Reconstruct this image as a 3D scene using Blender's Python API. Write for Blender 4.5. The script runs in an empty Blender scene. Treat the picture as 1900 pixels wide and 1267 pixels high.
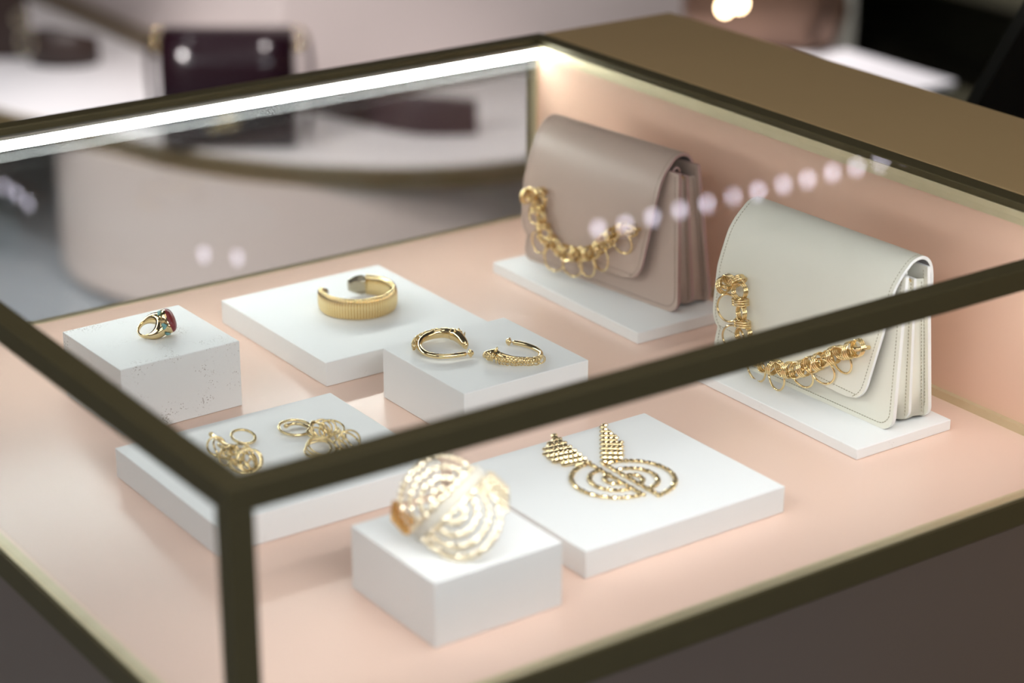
import bpy, math, random
from mathutils import Vector, Matrix
random.seed(7)
PI = math.pi
sc = bpy.context.scene
COL = sc.collection

# ------------------------------------------------------------------ camera
CX = Vector((-0.58860768, -1.15254965, 0.82504547))
CR = Vector((0.81833018, -0.57474407, 0.00222785)).normalized()
CU = Vector((0.21001982, 0.30263338, 0.9296799)).normalized()
CF = Vector((0.53500223, 0.76031723, -0.36836168)).normalized()
FPX = 4113.627
cd = bpy.data.cameras.new('camera'); cam = bpy.data.objects.new('camera', cd); COL.objects.link(cam)
cam.matrix_world = Matrix((( CR.x, CU.x, -CF.x, CX.x), (CR.y, CU.y, -CF.y, CX.y), (CR.z, CU.z, -CF.z, CX.z), (0, 0, 0, 1)))
cd.sensor_width = 36; cd.lens = FPX / 1900 * 36; cd.clip_start = .05; cd.clip_end = 60
cd.dof.use_dof = True; cd.dof.focus_distance = 2.06; cd.dof.aperture_fstop = 2.8
sc.camera = cam
# ------------------------------------------------------------------ world, exposure
LED_FAR, LED_NEAR, SPOT, WORLD = 54.0, 28.0, 13.0, .02
P_CASE, P_LEFT, P_FRONT = 1.4, 4.6, 10.0
w = bpy.data.worlds.new('world'); sc.world = w; w.use_nodes = True
w.node_tree.nodes['Background'].inputs[0].default_value = (.9, .92, 1, 1)
w.node_tree.nodes['Background'].inputs[1].default_value = WORLD
sc.view_settings.view_transform = 'Standard'; sc.view_settings.look = 'None'
sc.view_settings.gamma = 1; sc.view_settings.use_curve_mapping = False
sc.view_settings.exposure = 0.0
# unseen spot lamps added to brighten the background beyond the case
def fill_spot(name, p, aim, watt, deg, r, col=(1, .96, .94)):
    l = bpy.data.lights.new(name, 'SPOT'); l.energy = watt; l.spot_size = math.radians(deg); l.spot_blend = .6; l.shadow_soft_size = r; l.color = col
    o = bpy.data.objects.new(name, l); COL.objects.link(o); o.location = p
    o.rotation_euler = (Vector(aim) - Vector(p)).to_track_quat('-Z', 'Y').to_euler()
fill_spot('wall_fill_spot', (1.25, 1.45, 1.75), (2.05, 3.06, -.35), 190, 52, .12, (1, .93, .92))
fill_spot('podium_fill_spot', (1.15, 3.3, 1.8), (1.45, 3.3, -.52), 30, 62, .10, (1, .97, .99))
fill_spot('counter_fill_spot', (2.5, 2.2, 1.8), (2.46, 2.2, -.35), 230, 26, .06, (1, .97, 1))
fill_spot('podium_side_fill', (-.5, 2.15, 1.0), (1.45, 2.85, -.72), 230, 38, .10, (1, .95, .93))
fill_spot('shelf_fill_spot', (3.1, 1.6, 1.8), (3.9, 2.2, -.4), 420, 60, .08, (1, .97, .9))
fill_spot('floor_fill_spot', (-.1, 3.7, 1.75), (.95, 3.35, -.92), 140, 36, .10, (.88, .94, 1))

def at(px, py, z):
    """the point of the horizontal surface of height z that is seen at a spot of the 1900x1267 photograph"""
    d = CF + CR * ((px - 950) / FPX) - CU * ((py - 633.5) / FPX)
    return CX + d * ((z - CX.z) / d.z)

# ------------------------------------------------------------------ materials
def mat(name, base, rough=.5, metal=0, spec=.5, coat=0, emit=None, est=0, bump=None, aniso=0):
    m = bpy.data.materials.new(name); m.use_nodes = True
    nt = m.node_tree; b = nt.nodes['Principled BSDF']
    b.inputs['Base Color'].default_value = (*base, 1); b.inputs['Roughness'].default_value = rough
    b.inputs['Metallic'].default_value = metal; b.inputs['Specular IOR Level'].default_value = spec
    b.inputs['Coat Weight'].default_value = coat; b.inputs['Anisotropic'].default_value = aniso
    if emit: b.inputs['Emission Color'].default_value = (*emit, 1); b.inputs['Emission Strength'].default_value = est
    if bump:
        sc_, st, dist, det = bump
        tc = nt.nodes.new('ShaderNodeTexCoord'); n = nt.nodes.new('ShaderNodeTexNoise'); bp = nt.nodes.new('ShaderNodeBump')
        n.inputs['Scale'].default_value = sc_; n.inputs['Detail'].default_value = det
        bp.inputs['Strength'].default_value = st; bp.inputs['Distance'].default_value = dist
        nt.links.new(tc.outputs['Object'], n.inputs['Vector']); nt.links.new(n.outputs['Fac'], bp.inputs['Height'])
        nt.links.new(bp.outputs['Normal'], b.inputs['Normal'])
    return m

def mottled(name, c1, c2, scale, rough=.5, metal=0, spec=.5, stretch=None, bump=0):
    m = mat(name, c1, rough, metal, spec); nt = m.node_tree; b = nt.nodes['Principled BSDF']
    tc = nt.nodes.new('ShaderNodeTexCoord'); mp = nt.nodes.new('ShaderNodeMapping'); n = nt.nodes.new('ShaderNodeTexNoise')
    mx = nt.nodes.new('ShaderNodeMix'); mx.data_type = 'RGBA'
    if stretch: mp.inputs['Scale'].default_value = stretch
    n.inputs['Scale'].default_value = scale; n.inputs['Detail'].default_value = 4
    mx.inputs['A'].default_value = (*c1, 1); mx.inputs['B'].default_value = (*c2, 1)
    nt.links.new(tc.outputs['Object'], mp.inputs[0]); nt.links.new(mp.outputs[0], n.inputs['Vector'])
    nt.links.new(n.outputs['Fac'], mx.inputs['Factor']); nt.links.new(mx.outputs['Result'], b.inputs['Base Color'])
    if bump:
        bp = nt.nodes.new('ShaderNodeBump'); bp.inputs['Strength'].default_value = bump; bp.inputs['Distance'].default_value = .0005
        nt.links.new(n.outputs['Fac'], bp.inputs['Height']); nt.links.new(bp.outputs['Normal'], b.inputs['Normal'])
    return m

def plaster(name, pits):
    """white cast plaster with air-bubble pits, denser in patches"""
    m = mat(name, (.86, .86, .85), .55); nt = m.node_tree; b = nt.nodes['Principled BSDF']
    tc = nt.nodes.new('ShaderNodeTexCoord')
    v = nt.nodes.new('ShaderNodeTexVoronoi'); v.inputs['Scale'].default_value = 450; v.inputs['Randomness'].default_value = 1
    nz = nt.nodes.new('ShaderNodeTexNoise'); nz.inputs['Scale'].default_value = 38; nz.inputs['Detail'].default_value = 2
    thr = nt.nodes.new('ShaderNodeMapRange'); thr.inputs['From Min'].default_value = .40; thr.inputs['From Max'].default_value = .78
    thr.inputs['To Min'].default_value = 0; thr.inputs['To Max'].default_value = pits
    lt = nt.nodes.new('ShaderNodeMath'); lt.operation = 'LESS_THAN'
    nt.links.new(tc.outputs['Object'], v.inputs['Vector']); nt.links.new(tc.outputs['Object'], nz.inputs['Vector'])
    nt.links.new(nz.outputs['Fac'], thr.inputs['Value']); nt.links.new(v.outputs['Distance'], lt.inputs[0]); nt.links.new(thr.outputs[0], lt.inputs[1])
    mx = nt.nodes.new('ShaderNodeMix'); mx.data_type = 'RGBA'
    mx.inputs['A'].default_value = (.86, .86, .85, 1); mx.inputs['B'].default_value = (.50, .47, .44, 1)
    nt.links.new(lt.outputs[0], mx.inputs['Factor']); nt.links.new(mx.outputs['Result'], b.inputs['Base Color'])
    bp = nt.nodes.new('ShaderNodeBump'); bp.inputs['Strength'].default_value = .5; bp.inputs['Distance'].default_value = .0006; bp.invert = True
    nt.links.new(lt.outputs[0], bp.inputs['Height']); nt.links.new(bp.outputs['Normal'], b.inputs['Normal'])
    return m

def glass(name, tint=(1, 1, 1), f0=.02):
    m = bpy.data.materials.new(name); m.use_nodes = True; nt = m.node_tree; nt.nodes.clear()
    o = nt.nodes.new('ShaderNodeOutputMaterial'); tr = nt.nodes.new('ShaderNodeBsdfTransparent'); gl = nt.nodes.new('ShaderNodeBsdfGlossy')
    tr.inputs[0].default_value = (*tint, 1); gl.inputs['Roughness'].default_value = 0.0; gl.inputs[0].default_value = (1, 1, 1, 1)
    lw = nt.nodes.new('ShaderNodeLayerWeight'); lw.inputs[0].default_value = .5
    p = nt.nodes.new('ShaderNodeMath'); p.operation = 'POWER'; p.inputs[1].default_value = 5
    ma = nt.nodes.new('ShaderNodeMath'); ma.operation = 'MULTIPLY_ADD'; ma.inputs[1].default_value = 1 - f0; ma.inputs[2].default_value = f0
    mx = nt.nodes.new('ShaderNodeMixShader')
    nt.links.new(lw.outputs['Facing'], p.inputs[0]); nt.links.new(p.outputs[0], ma.inputs[0]); nt.links.new(ma.outputs[0], mx.inputs[0])
    nt.links.new(tr.outputs[0], mx.inputs[1]); nt.links.new(gl.outputs[0], mx.inputs[2]); nt.links.new(mx.outputs[0], o.inputs[0])
    return m

M = dict(
    bronze=mottled('dark_bronze', (.115, .092, .044), (.10, .08, .038), 30, .5, .35, .3, (1, 1, 1)),
    slab=mottled('bronze_laminate', (.50, .335, .16), (.47, .315, .15), 6, .5, .15, .3),
    brass=mottled('brushed_brass', (.74, .65, .44), (.62, .53, .33), 60, .42, .45, .5, (.02, 1, 1)),
    deck=mottled('blush_satin_panel', (.84, .60, .485), (.82, .58, .468), 3, .33, 0, .6),
    fascia=mottled('taupe_lacquer', (.165, .12, .098), (.158, .115, .092), 3, .35, 0, .5),
    led=mat('led_diffuser', (.9, .9, .9), .5, emit=(.93, 1, .98), est=LED_FAR),
    led2=mat('led_diffuser_near', (.9, .9, .9), .5, emit=(.97, .98, 1), est=LED_NEAR),
    gold=mat('polished_gold', (.89, .70, .38), .12, 1),
    gold_soft=mat('pale_gold', (.86, .70, .40), .2, 1),
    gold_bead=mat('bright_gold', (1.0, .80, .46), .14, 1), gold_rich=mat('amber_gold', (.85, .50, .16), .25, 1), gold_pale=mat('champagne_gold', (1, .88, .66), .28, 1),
    silver=mat('steel_tip', (.50, .44, .33), .2, 1),
    onyx=mat('dark_enamel', (.03, .03, .035), .15, 0),
    red=mat('carnelian', (.22, .018, .022), .33, 0, .5),
    turq=mat('turquoise', (.20, .43, .42), .3, 0, .5),
    white_leather=mat('ivory_leather', (.80, .775, .67), .42, bump=(700, .12, .0003, 2)),
    white_edge=mat('white_edge_paint', (.82, .82, .80), .35),
    taupe_leather=mat('taupe_leather', (.53, .40, .335), .38, bump=(700, .12, .0003, 2)),
    taupe_edge=mat('rose_edge_paint', (.44, .28, .265), .35),
    thread_w=mat('ivory_thread', (.40, .36, .26), .7), thread_t=mat('taupe_thread', (.25, .19, .14), .7),
    lining=mat('grey_suede_lining', (.16, .15, .15), .9),
    plum=mat('plum_leather', (.012, .004, .007), .2, coat=.2), plum2=mat('plum_leather_matt', (.035, .014, .018), .55),
    brown=mat('dark_brown_leather', (.028, .013, .009), .4),
    copper=mottled('bronze_leather', (.22, .13, .085), (.12, .07, .05), 9, .3, .5, .5),
    white=mat('white_laminate', (.80, .77, .77), .35),
    drum=mottled('warm_white_panel', (.62, .53, .49), (.58, .50, .46), 2, .5),
    black=mat('black_screen', (.004, .004, .004), .25), bezel=mat('black_bezel', (.012, .012, .010), .4),
    alu=mat('anodised_channel', (.45, .43, .40), .4, .6),
    track=mat('lamp_housing', (.05, .05, .05), .5),
    spot=mat('lamp_lens', (1, 1, 1), .5, emit=(.88, .83, 1), est=SPOT),
    warm=mat('warm_lamp_lens', (1, 1, 1), .5, emit=(1, .72, .42), est=14),
    
    olive=mottled('dark_olive_panel', (.060, .055, .036), (.045, .041, .027), 4, .5),
    glass=glass('clear_glass', (.985, .99, .985)),
)

# ------------------------------------------------------------------ mesh helpers
class MB:
    def __init__(s): s.v = []; s.f = []; s.mi = []; s.sm = []
    def add(s, vs, fs, mi=0, smooth=True):
        b = len(s.v); s.v += [tuple(v) for v in vs]
        for k, f in enumerate(fs):
            s.f.append([b + i for i in f]); s.mi.append(mi[k] if isinstance(mi, list) else mi); s.sm.append(smooth)
    def box(s, a, b, mi=0):
        (x0, y0, z0), (x1, y1, z1) = a, b
        s.add([(x0,y0,z0),(x1,y0,z0),(x1,y1,z0),(x0,y1,z0),(x0,y0,z1),(x1,y0,z1),(x1,y1,z1),(x0,y1,z1)],
              [(0,3,2,1),(4,5,6,7),(0,1,5,4),(1,2,6,5),(2,3,7,6),(3,0,4,7)], mi, False)
    def prism(s, pts, z0, z1, mi=0, smooth_side=False):
        n = len(pts)
        s.add([(x, y, z0) for x, y in pts] + [(x, y, z1) for x, y in pts], [list(range(n))[::-1], list(range(n, 2*n))], mi, False)
        s.add([(x, y, z0) for x, y in pts] + [(x, y, z1) for x, y in pts], [(i, (i+1) % n, n + (i+1) % n, n + i) for i in range(n)], mi, smooth_side)
    def tube(s, path, rad, sides=10, closed=False, mi=0, caps=True, flat=1.0, nrm=None, thin=None):
        P = [Vector(p) for p in path]; n = len(P)
        R = rad if isinstance(rad, (list, tuple)) else [rad] * n
        T = []
        for i in range(n):
            a = P[(i-1) % n] if (closed or i > 0) else P[i]; b = P[(i+1) % n] if (closed or i < n-1) else P[i]
            T.append((b - a).normalized())
        N = Vector(nrm) if nrm else (Vector((0, 0, 1)) if abs(T[0].z) < .9 else Vector((1, 0, 0)))
        vs = []
        for i in range(n):
            if nrm and not closed: N = Vector(nrm)
            N = (N - T[i] * N.dot(T[i])).normalized(); B = T[i].cross(N)
            for k in range(sides):
                a = 2*PI*k/sides; vs.append(P[i] + N * (math.cos(a) * R[i] * flat) + B * (math.sin(a) * R[i] * (thin[i] if thin else 1)))
        fs = []
        for i in range(n if closed else n - 1):
            j = (i + 1) % n
            for k in range(sides):
                l = (k + 1) % sides; fs.append((i*sides+k, i*sides+l, j*sides+l, j*sides+k))
        if not closed and caps:
            fs.append(list(range(sides))[::-1]); fs.append(list(range((n-1)*sides, n*sides)))
        s.add(vs, fs, mi)
    def ring(s, c, axis, R, r, seg=28, sides=8, sx=1.0, up=None, mi=0):
        c = Vector(c); a = Vector(axis).normalized()
        u = Vector(up) if up else (Vector((0, 0, 1)) if abs(a.z) < .9 else Vector((1, 0, 0)))
        u = (u - a * u.dot(a)).normalized(); b = a.cross(u)
        vs = []
        for i in range(seg):
            t = 2*PI*i/seg; e = u * math.cos(t) * sx + b * math.sin(t); o = (u * math.cos(t) + b * math.sin(t))
            for k in range(sides):
                q = 2*PI*k/sides; vs.append(c + e * R + o * (math.cos(q) * r) + a * (math.sin(q) * r))
        s.add(vs, [(i*sides+k, ((i+1) % seg)*sides+k, ((i+1) % seg)*sides+(k+1) % sides, i*sides+(k+1) % sides) for i in range(seg) for k in range(sides)], mi)
    def ell(s, c, ax, rad, nu=12, nv=8, mi=0, smooth=True):
        c = Vector(c); X, Y, Z = [Vector(a).normalized() for a in ax]
        vs = [c + Z * rad[2]]
        for j in range(1, nv):
            t = PI*j/nv
            for i in range(nu):
                p = 2*PI*i/nu; vs.append(c + X*(rad[0]*math.sin(t)*math.cos(p)) + Y*(rad[1]*math.sin(t)*math.sin(p)) + Z*(rad[2]*math.cos(t)))
        vs.append(c - Z * rad[2]); L = len(vs) - 1
        fs = [(0, 1+i, 1+(i+1) % nu) for i in range(nu)]
        for j in range(nv-2):
            for i in range(nu):
                a = 1+j*nu; fs.append((a+i, a+nu+i, a+nu+(i+1) % nu, a+(i+1) % nu))
        a = 1+(nv-2)*nu; fs += [(a+i, L, a+(i+1) % nu) for i in range(nu)]
        s.add(vs, fs, mi, smooth)
    def build(s, name, mats, parent=None, bevel=0, seg=2, **props):
        me = bpy.data.meshes.new(name); me.from_pydata(s.v, [], s.f); me.update()
        for m in (mats if isinstance(mats, (list, tuple)) else [mats]): me.materials.append(m)
        me.polygons.foreach_set('material_index', s.mi); me.polygons.foreach_set('use_smooth', s.sm)
        o = bpy.data.objects.new(name, me); COL.objects.link(o)
        if parent: o.parent = parent
        if bevel:
            b = o.modifiers.new('bevel', 'BEVEL'); b.width = bevel; b.segments = seg; b.limit_method = 'ANGLE'; b.angle_limit = .6
        for k, v in props.items(): o[k] = v
        return o

def thing(name, label, cat, loc=(0, 0, 0), rz=0, group=None):
    o = bpy.data.objects.new(name, None); COL.objects.link(o); o.location = loc; o.rotation_euler = (0, 0, rz); o.empty_display_size = .01
    o['label'] = label; o['category'] = cat
    if group: o['group'] = group
    return o
def tag(o, label, cat, group=None):
    o['label'] = label; o['category'] = cat
    if group: o['group'] = group
    return o
def smooth_path(P, n, closed=False):
    P = [Vector(p) for p in P]; m = len(P); out = []
    segs = m if closed else m - 1
    for s in range(segs):
        p0 = P[(s-1) % m] if (closed or s > 0) else P[s]*2 - P[s+1]; p1 = P[s]; p2 = P[(s+1) % m]
        p3 = P[(s+2) % m] if (closed or s + 2 < m) else p2*2 - p1
        for k in range(n):
            t = k / n
            out.append(.5*((2*p1) + (p2-p0)*t + (2*p0-5*p1+4*p2-p3)*t*t + (3*p1-p0-3*p2+p3)*t**3))
    if not closed: out.append(P[-1])
    return out
def resample(P, step=None, n=None):
    L = [0]
    for a, b in zip(P, P[1:]): L.append(L[-1] + (b - a).length)
    if n is None: n = max(2, round(L[-1] / step) + 1)
    out = []; k = 0
    for i in range(n):
        t = L[-1] * i / (n - 1)
        while k < len(L) - 2 and L[k+1] < t: k += 1
        f = (t - L[k]) / max(1e-9, L[k+1] - L[k]); out.append(P[k].lerp(P[k+1], f))
    return out
def interp(xs, ys, x):
    if x <= xs[0]: return ys[0]
    for i in range(len(xs)-1):
        if x <= xs[i+1]:
            return ys[i] + (ys[i+1]-ys[i]) * (x-xs[i]) / (xs[i+1]-xs[i])
    return ys[-1]

# ------------------------------------------------------------------ the shop around the case
FL, CE = -.92, 1.85
def struct(name, mb, m, **k):
    o = mb.build(name, m, **k); o['kind'] = 'structure'; return o
m_floor = mottled('polished_floor', (.33, .36, .385), (.28, .31, .335), 1.5, .28)
m_wall = mottled('blush_white_wall', (.66, .575, .55), (.60, .52, .50), 1.2, .5)
m_dark = mottled('dim_brown_wall', (.10, .085, .07), (.08, .07, .06), 1, .6)
m_ceil = mat('ceiling_paint', (.10, .095, .09), .8)
b = MB(); b.box((-3.5, -4, FL-.1), (6.5, 7, FL)); struct('floor', b, m_floor)
b = MB(); b.box((-3.5, -4, CE), (6.5, 7, CE+.1)); struct('ceiling', b, m_ceil)
b = MB(); b.box((-3.6, -4, FL), (-3.5, 7, CE)); struct('wall_left', b, m_wall)
b = MB(); b.box((6.5, -4, FL), (6.6, 7, CE)); struct('wall_right', b, M['olive'])
b = MB(); b.box((-3.5, -4.1, FL), (6.5, -4, CE)); struct('wall_front', b, m_dark)
b = MB(); b.box((-3.5, 7, FL), (6.5, 7.1, CE)); struct('wall_back', b, m_dark)
# the wall block whose corner stands behind the round podium, with thin upright panel joints
b = MB(); b.box((1.75, 3.06, FL), (3.42, 6.9, .62)); struct('wall_corner', b, m_wall, bevel=.006)
b = MB()
b.box((1.735, 3.03, -.52), (1.752, 6.9, -.47)); b.box((1.735, 3.045, -.52), (3.42, 3.062, -.47))
struct('baseboard_corner', b, mottled('brass_skirting', (.22, .165, .10), (.18, .13, .08), 5, .4, .5))
b = MB(); b.box((3.42, 3.2, FL), (3.62, 3.5, CE)); struct('trim_1', b, mat('grey_pilaster', (.22, .21, .19), .5))

# unseen fill panels added under the ceiling for ambient, left and front light
def fill_panel(x, y, sx, sy, st, label, col=(1, .97, .95)):
    t = thing('added_light_panel', label, 'light', (x, y, CE), 0, None)
    m = mat('added_light_diffuser', (.9, .9, .9), .5, emit=col, est=st)
    b = MB(); b.box((-sx/2, -sy/2, -.02), (sx/2, sy/2, -.012)); b.build('diffuser', m, t)
    b = MB()
    for a, c in (((-sx/2-.02, -sy/2-.02, -.03), (sx/2+.02, -sy/2, 0)), ((-sx/2-.02, sy/2, -.03), (sx/2+.02, sy/2+.02, 0)),
                 ((-sx/2-.02, -sy/2, -.03), (-sx/2, sy/2, 0)), ((sx/2, -sy/2, -.03), (sx/2+.02, sy/2, 0))): b.box(a, c)
    b.build('frame', M['track'], t)
fill_panel(.3, .1, 1.2, 1.2, P_CASE, 'unseen square fill light panel added above the glass display case')
fill_panel(-1.9, .6, 1.2, 2.4, P_LEFT, 'unseen long fill light panel added above the floor on the left', (.92, .97, 1))
fill_panel(.2, -2.4, 2.0, 1.0, P_FRONT, 'unseen wide fill light panel added on the near side of the glass case', (.93, .97, 1))

# spotlights that the top glass mirrors as a row of soft discs
ZS = 1.25
def spot(x, y, label, group, r=.0075, m='spot'):
    t = thing('spotlight', label, 'spotlight', (x, y, ZS), 0, group)
    b = MB(); d = (Vector((.45, .45, .2)) - Vector((x, y, ZS))).normalized()
    b.tube([d * -.06, d * 0], r * 1.35, 14, caps=True); b.tube([(0, 0, .02) , (0, 0, .08)], .006, 8); b.build('housing', M['track'], t)
    u = d.cross(Vector((0, 0, 1))).normalized(); v = d.cross(u); b = MB()
    b.add([d * .0015] + [d * .001 + u * (r * math.cos(2*PI*i/20)) + v * (r * math.sin(2*PI*i/20)) for i in range(20)], [(0, 1+i, 1+(i+1) % 20) for i in range(20)])
    b.build('lens', M[m], t)
row = [(1110,420),(1160,412),(1211,398),(1262,385),(1312,373),(1360,360),(1407,350),(1454,338),(1499,328),(1545,316),(1590,306),(1635,297),(1680,287)]
zr = .4286 - ZS
for k, q in enumerate(row):
    p = at(*q, zr); spot(p.x, p.y, 'small white spotlight in the straight row mirrored in the top glass over the bags', 'row of spotlights mirrored over the bags')
for q in ((8, 342), (30, 355), (52, 372)):
    p = at(*q, zr); spot(p.x, p.y, 'small white spotlight of the three mirrored at the left edge of the top glass', 'three spotlights mirrored at the left', .0050)
for q in ((378, 467), (440, 473)):
    p = at(*q, zr); spot(p.x, p.y, 'small white spotlight of the pair mirrored behind the snake cuff', 'pair of spotlights mirrored behind the cuff', .0055)
p0, p1 = at(*row[0], zr), at(*row[-1], zr)
b = MB(); b.box((p0.x - .15, p0.y - .02, ZS + .08), (p1.x + .15, p0.y + .04, ZS + .11))
for x in (p0.x, p1.x): b.box((x-.005, p0.y, ZS+.11), (x+.005, p0.y+.01, CE))
tag(b.build('lamp_track', M['track']), 'black track bar carrying the straight row of spotlights', 'track')
q0, q1 = at(8, 342, zr), at(440, 473, zr)
b = MB(); b.tube([(q0.x, q0.y + .15, ZS + .095), (q0.x, q1.y+.5, ZS+.095), (q1.x, q1.y - .1, ZS + .095)], .014, 8)
b.tube([(q0.x, q0.y, ZS + .095), (q0.x, q0.y, CE)], .005, 6)
tag(b.build('lamp_track', M['track']), 'black track bar carrying the spotlights above the round podium', 'track')

# ------------------------------------------------------------------ the glass display case
W = D = .8805; H = .2145; S = .0195; G = .0137; GZ = -.025
case = thing('display_case', 'glass-topped display case with dark bronze frame and blush pink deck', 'display case')
def part(name, a, c, m, bevel=.0012, parent=case, **k):
    b = MB(); b.box(a, c); return b.build(name, m, parent, bevel, **k)
part('deck', (G, G, -.012), (W-G, D-G, 0), M['deck'], 0)
part('back_panel', (W-.016, S, 0.0), (W-.006, D-S, H-S), mottled('blush_back_panel', (.83, .55, .415), (.81, .535, .40), 3, .36, 0, .5), 0)
for a, c in (((0, 0, 0), (S, S, H-S)), ((W-S, D-S, 0), (W, D, H-S)), ((0, D-S, 0), (S, D, H-S)), ((W-S, 0, 0), (W, S, H-S))):
    part('corner_post', a, c, M['bronze'] if a[1] == 0 or a[0] == 0 else M['brass'])  # far post in the paler metal: light from the strip put into its colour
part('top_rail', (0, 0, H-S), (W, S, H), M['bronze']); part('top_rail', (0, S, H-S), (S, D-S, H), M['bronze'])
r1 = part('top_rail', (S, D-S, H-S), (W, D, H), M['bronze']); 
part('top_rail', (W-S, S, H-S+.0), (W, D-S, H), M['bronze'])
part('lit_rail_side', (W-S-.0015, S, H-S), (W-S, D-S, H-.007), M['brass'], 0, label='inner side of the rail in a paler metal, as lit by the light strip')  # rail's inner side, its strip light put into a paler colour
for a, c in (((0, 0, GZ), (W, G, -.0008)), ((0, G, GZ), (G, D-G, -.0008)), ((0, D-G, GZ), (W, D, -.0008)), ((W-G, G, GZ), (W, D-G, -.0008))):
    part('base_rail', a, c, M['bronze'], .0008)
for a, c in (((S, .003, -.0008), (W-S, G, .0006)), ((.003, S, -.0008), (G, D-S, .0006)), ((S, D-G, -.0008), (W-S, D-.003, .0006)), ((W-G-.008, G, 0), (W-.016, D-G, .008))):
    part('brass_strip', a, c, M['brass'], 0, label='pale brass strip round the edge of the pink deck')
# panes, 6 mm
part('top_glass', (S-.002, S-.002, H-.007), (W-S+.002, D-S+.002, H-.001), M['glass'], 0)
part('front_glass', (S, .004, .0006), (W-S, .010, H-S), M['glass'], 0)
part('left_glass', (.004, S, .0006), (.010, D-S, H-S), M['glass'], 0)
part('rear_glass', (S, D-.010, .0006), (W-S, D-.004, H-S), M['glass'], 0)
# light strips tucked under the long rails: a sloping diffuser with a thin housing behind it
def strip(name, y0, sg, m, lab=None):
    ya, yb = y0 + sg*.0062, y0 + sg*.0008; z1, z0 = H-.0115, H-S-.0035
    b = MB(); f = [(0, 1, 2, 3)] if sg < 0 else [(0, 3, 2, 1)]
    b.add([(S, ya, z1), (W-S, ya, z1), (W-S, yb, z0), (S, yb, z0)], f, 0, False)
    k = -sg*.0004
    b.add([(S, ya+k, z1), (W-S, ya+k, z1), (W-S, yb+k, z0), (S, yb+k, z0), (S, y0, z1), (W-S, y0, z1)],
          [(0, 1, 2, 3), (0, 1, 5, 4), (3, 2, 5, 4), (0, 3, 4), (1, 2, 5)], 1, False)
    b.box((S, min(y0, ya), z1), (W-S, max(y0, ya), H-.0078), 2)
    o = b.build(name, [m, M['white'], M['alu']], case)
    if lab: o['label'] = lab
strip('light_strip', D-S, -1, M['led'], 'glowing white light strip under the far top rail')
strip('light_strip', S, 1, M['led2'])
# carcass below the deck
part('front_fascia', (.006, .006, FL), (W-.006, .022, GZ), M['fascia'], 0)
part('left_fascia', (.006, .022, FL), (.022, D-.022, GZ), M['fascia'], 0)
part('rear_fascia', (.006, D-.022, FL), (W-.006, D-.006, GZ), M['fascia'], 0)
part('base_panel', (.022, .022, -.03), (W-.022, D-.022, -.013), M['fascia'], 0)
# the cabinet behind the case
cab = thing('service_cabinet', 'flat-topped bronze cabinet standing against the back of the glass case', 'cabinet', (W+.001, 0, FL))
b = MB(); b.box((.004, -.3, 0), (.175, D-.012, H-FL-.012)); b.build('body', M['slab'], cab)
b = MB(); b.box((0, -.32, H-FL-.012), (.186, D-.006, H-FL+.0004)); b.build('top', M['slab'], cab, .001)

# ------------------------------------------------------------------ plaster plinths
PL = dict(
    ring=(.1847, .5585, .1228, .1185, .0653, .0226), cuff=(.3951, .5546, .1903, .2091, .0249, .0042),
    horse=(.4280, .3664, .1401, .1358, .0505, .0083), rings=(.1408, .2982, .2172, .1863, .0279, -.0018),
    wide=(.2035, .0721, .118, .1181, .0551, .0053), fan=(.3622, .0969, .2106, .1899, .0246, .0044),
    taupe=(.7087, .4714, .120, .2584, .0124, -.0059), ivory=(.6966, .1402, .117, .250, .0106, -.0004))
LB = dict(ring='tall pitted white plaster block under the gold ring with the red stone', cuff='low square white plaster block under the ribbed gold cuff',
    horse='white plaster block under the pair of gold horse head earrings', rings='low white plaster block behind the near corner post, under two tangled ring earrings',
    wide='tall white plaster block in the front corner under the wide gold link cuff', fan='broad low white plaster block under the fan shaped gold earrings',
    taupe='thin white plaster board under the taupe handbag', ivory='thin white plaster board under the ivory handbag')
MP = dict(ring=plaster('pitted_plaster', .42), low=plaster('plaster', .18))
for k, (x, y, sx, sy, h, a) in PL.items():
    b = MB(); n = 14
    # slightly uneven lower edge, as cast and sawn
    b.box((0, 0, .0002), (sx, sy, h))
    o = b.build('plinth', MP['ring'] if k == 'ring' else MP['low'], None, .0008)
    o.location = (x, y, 0); o.rotation_euler = (0, 0, a); tag(o, LB[k], 'plinth')

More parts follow.
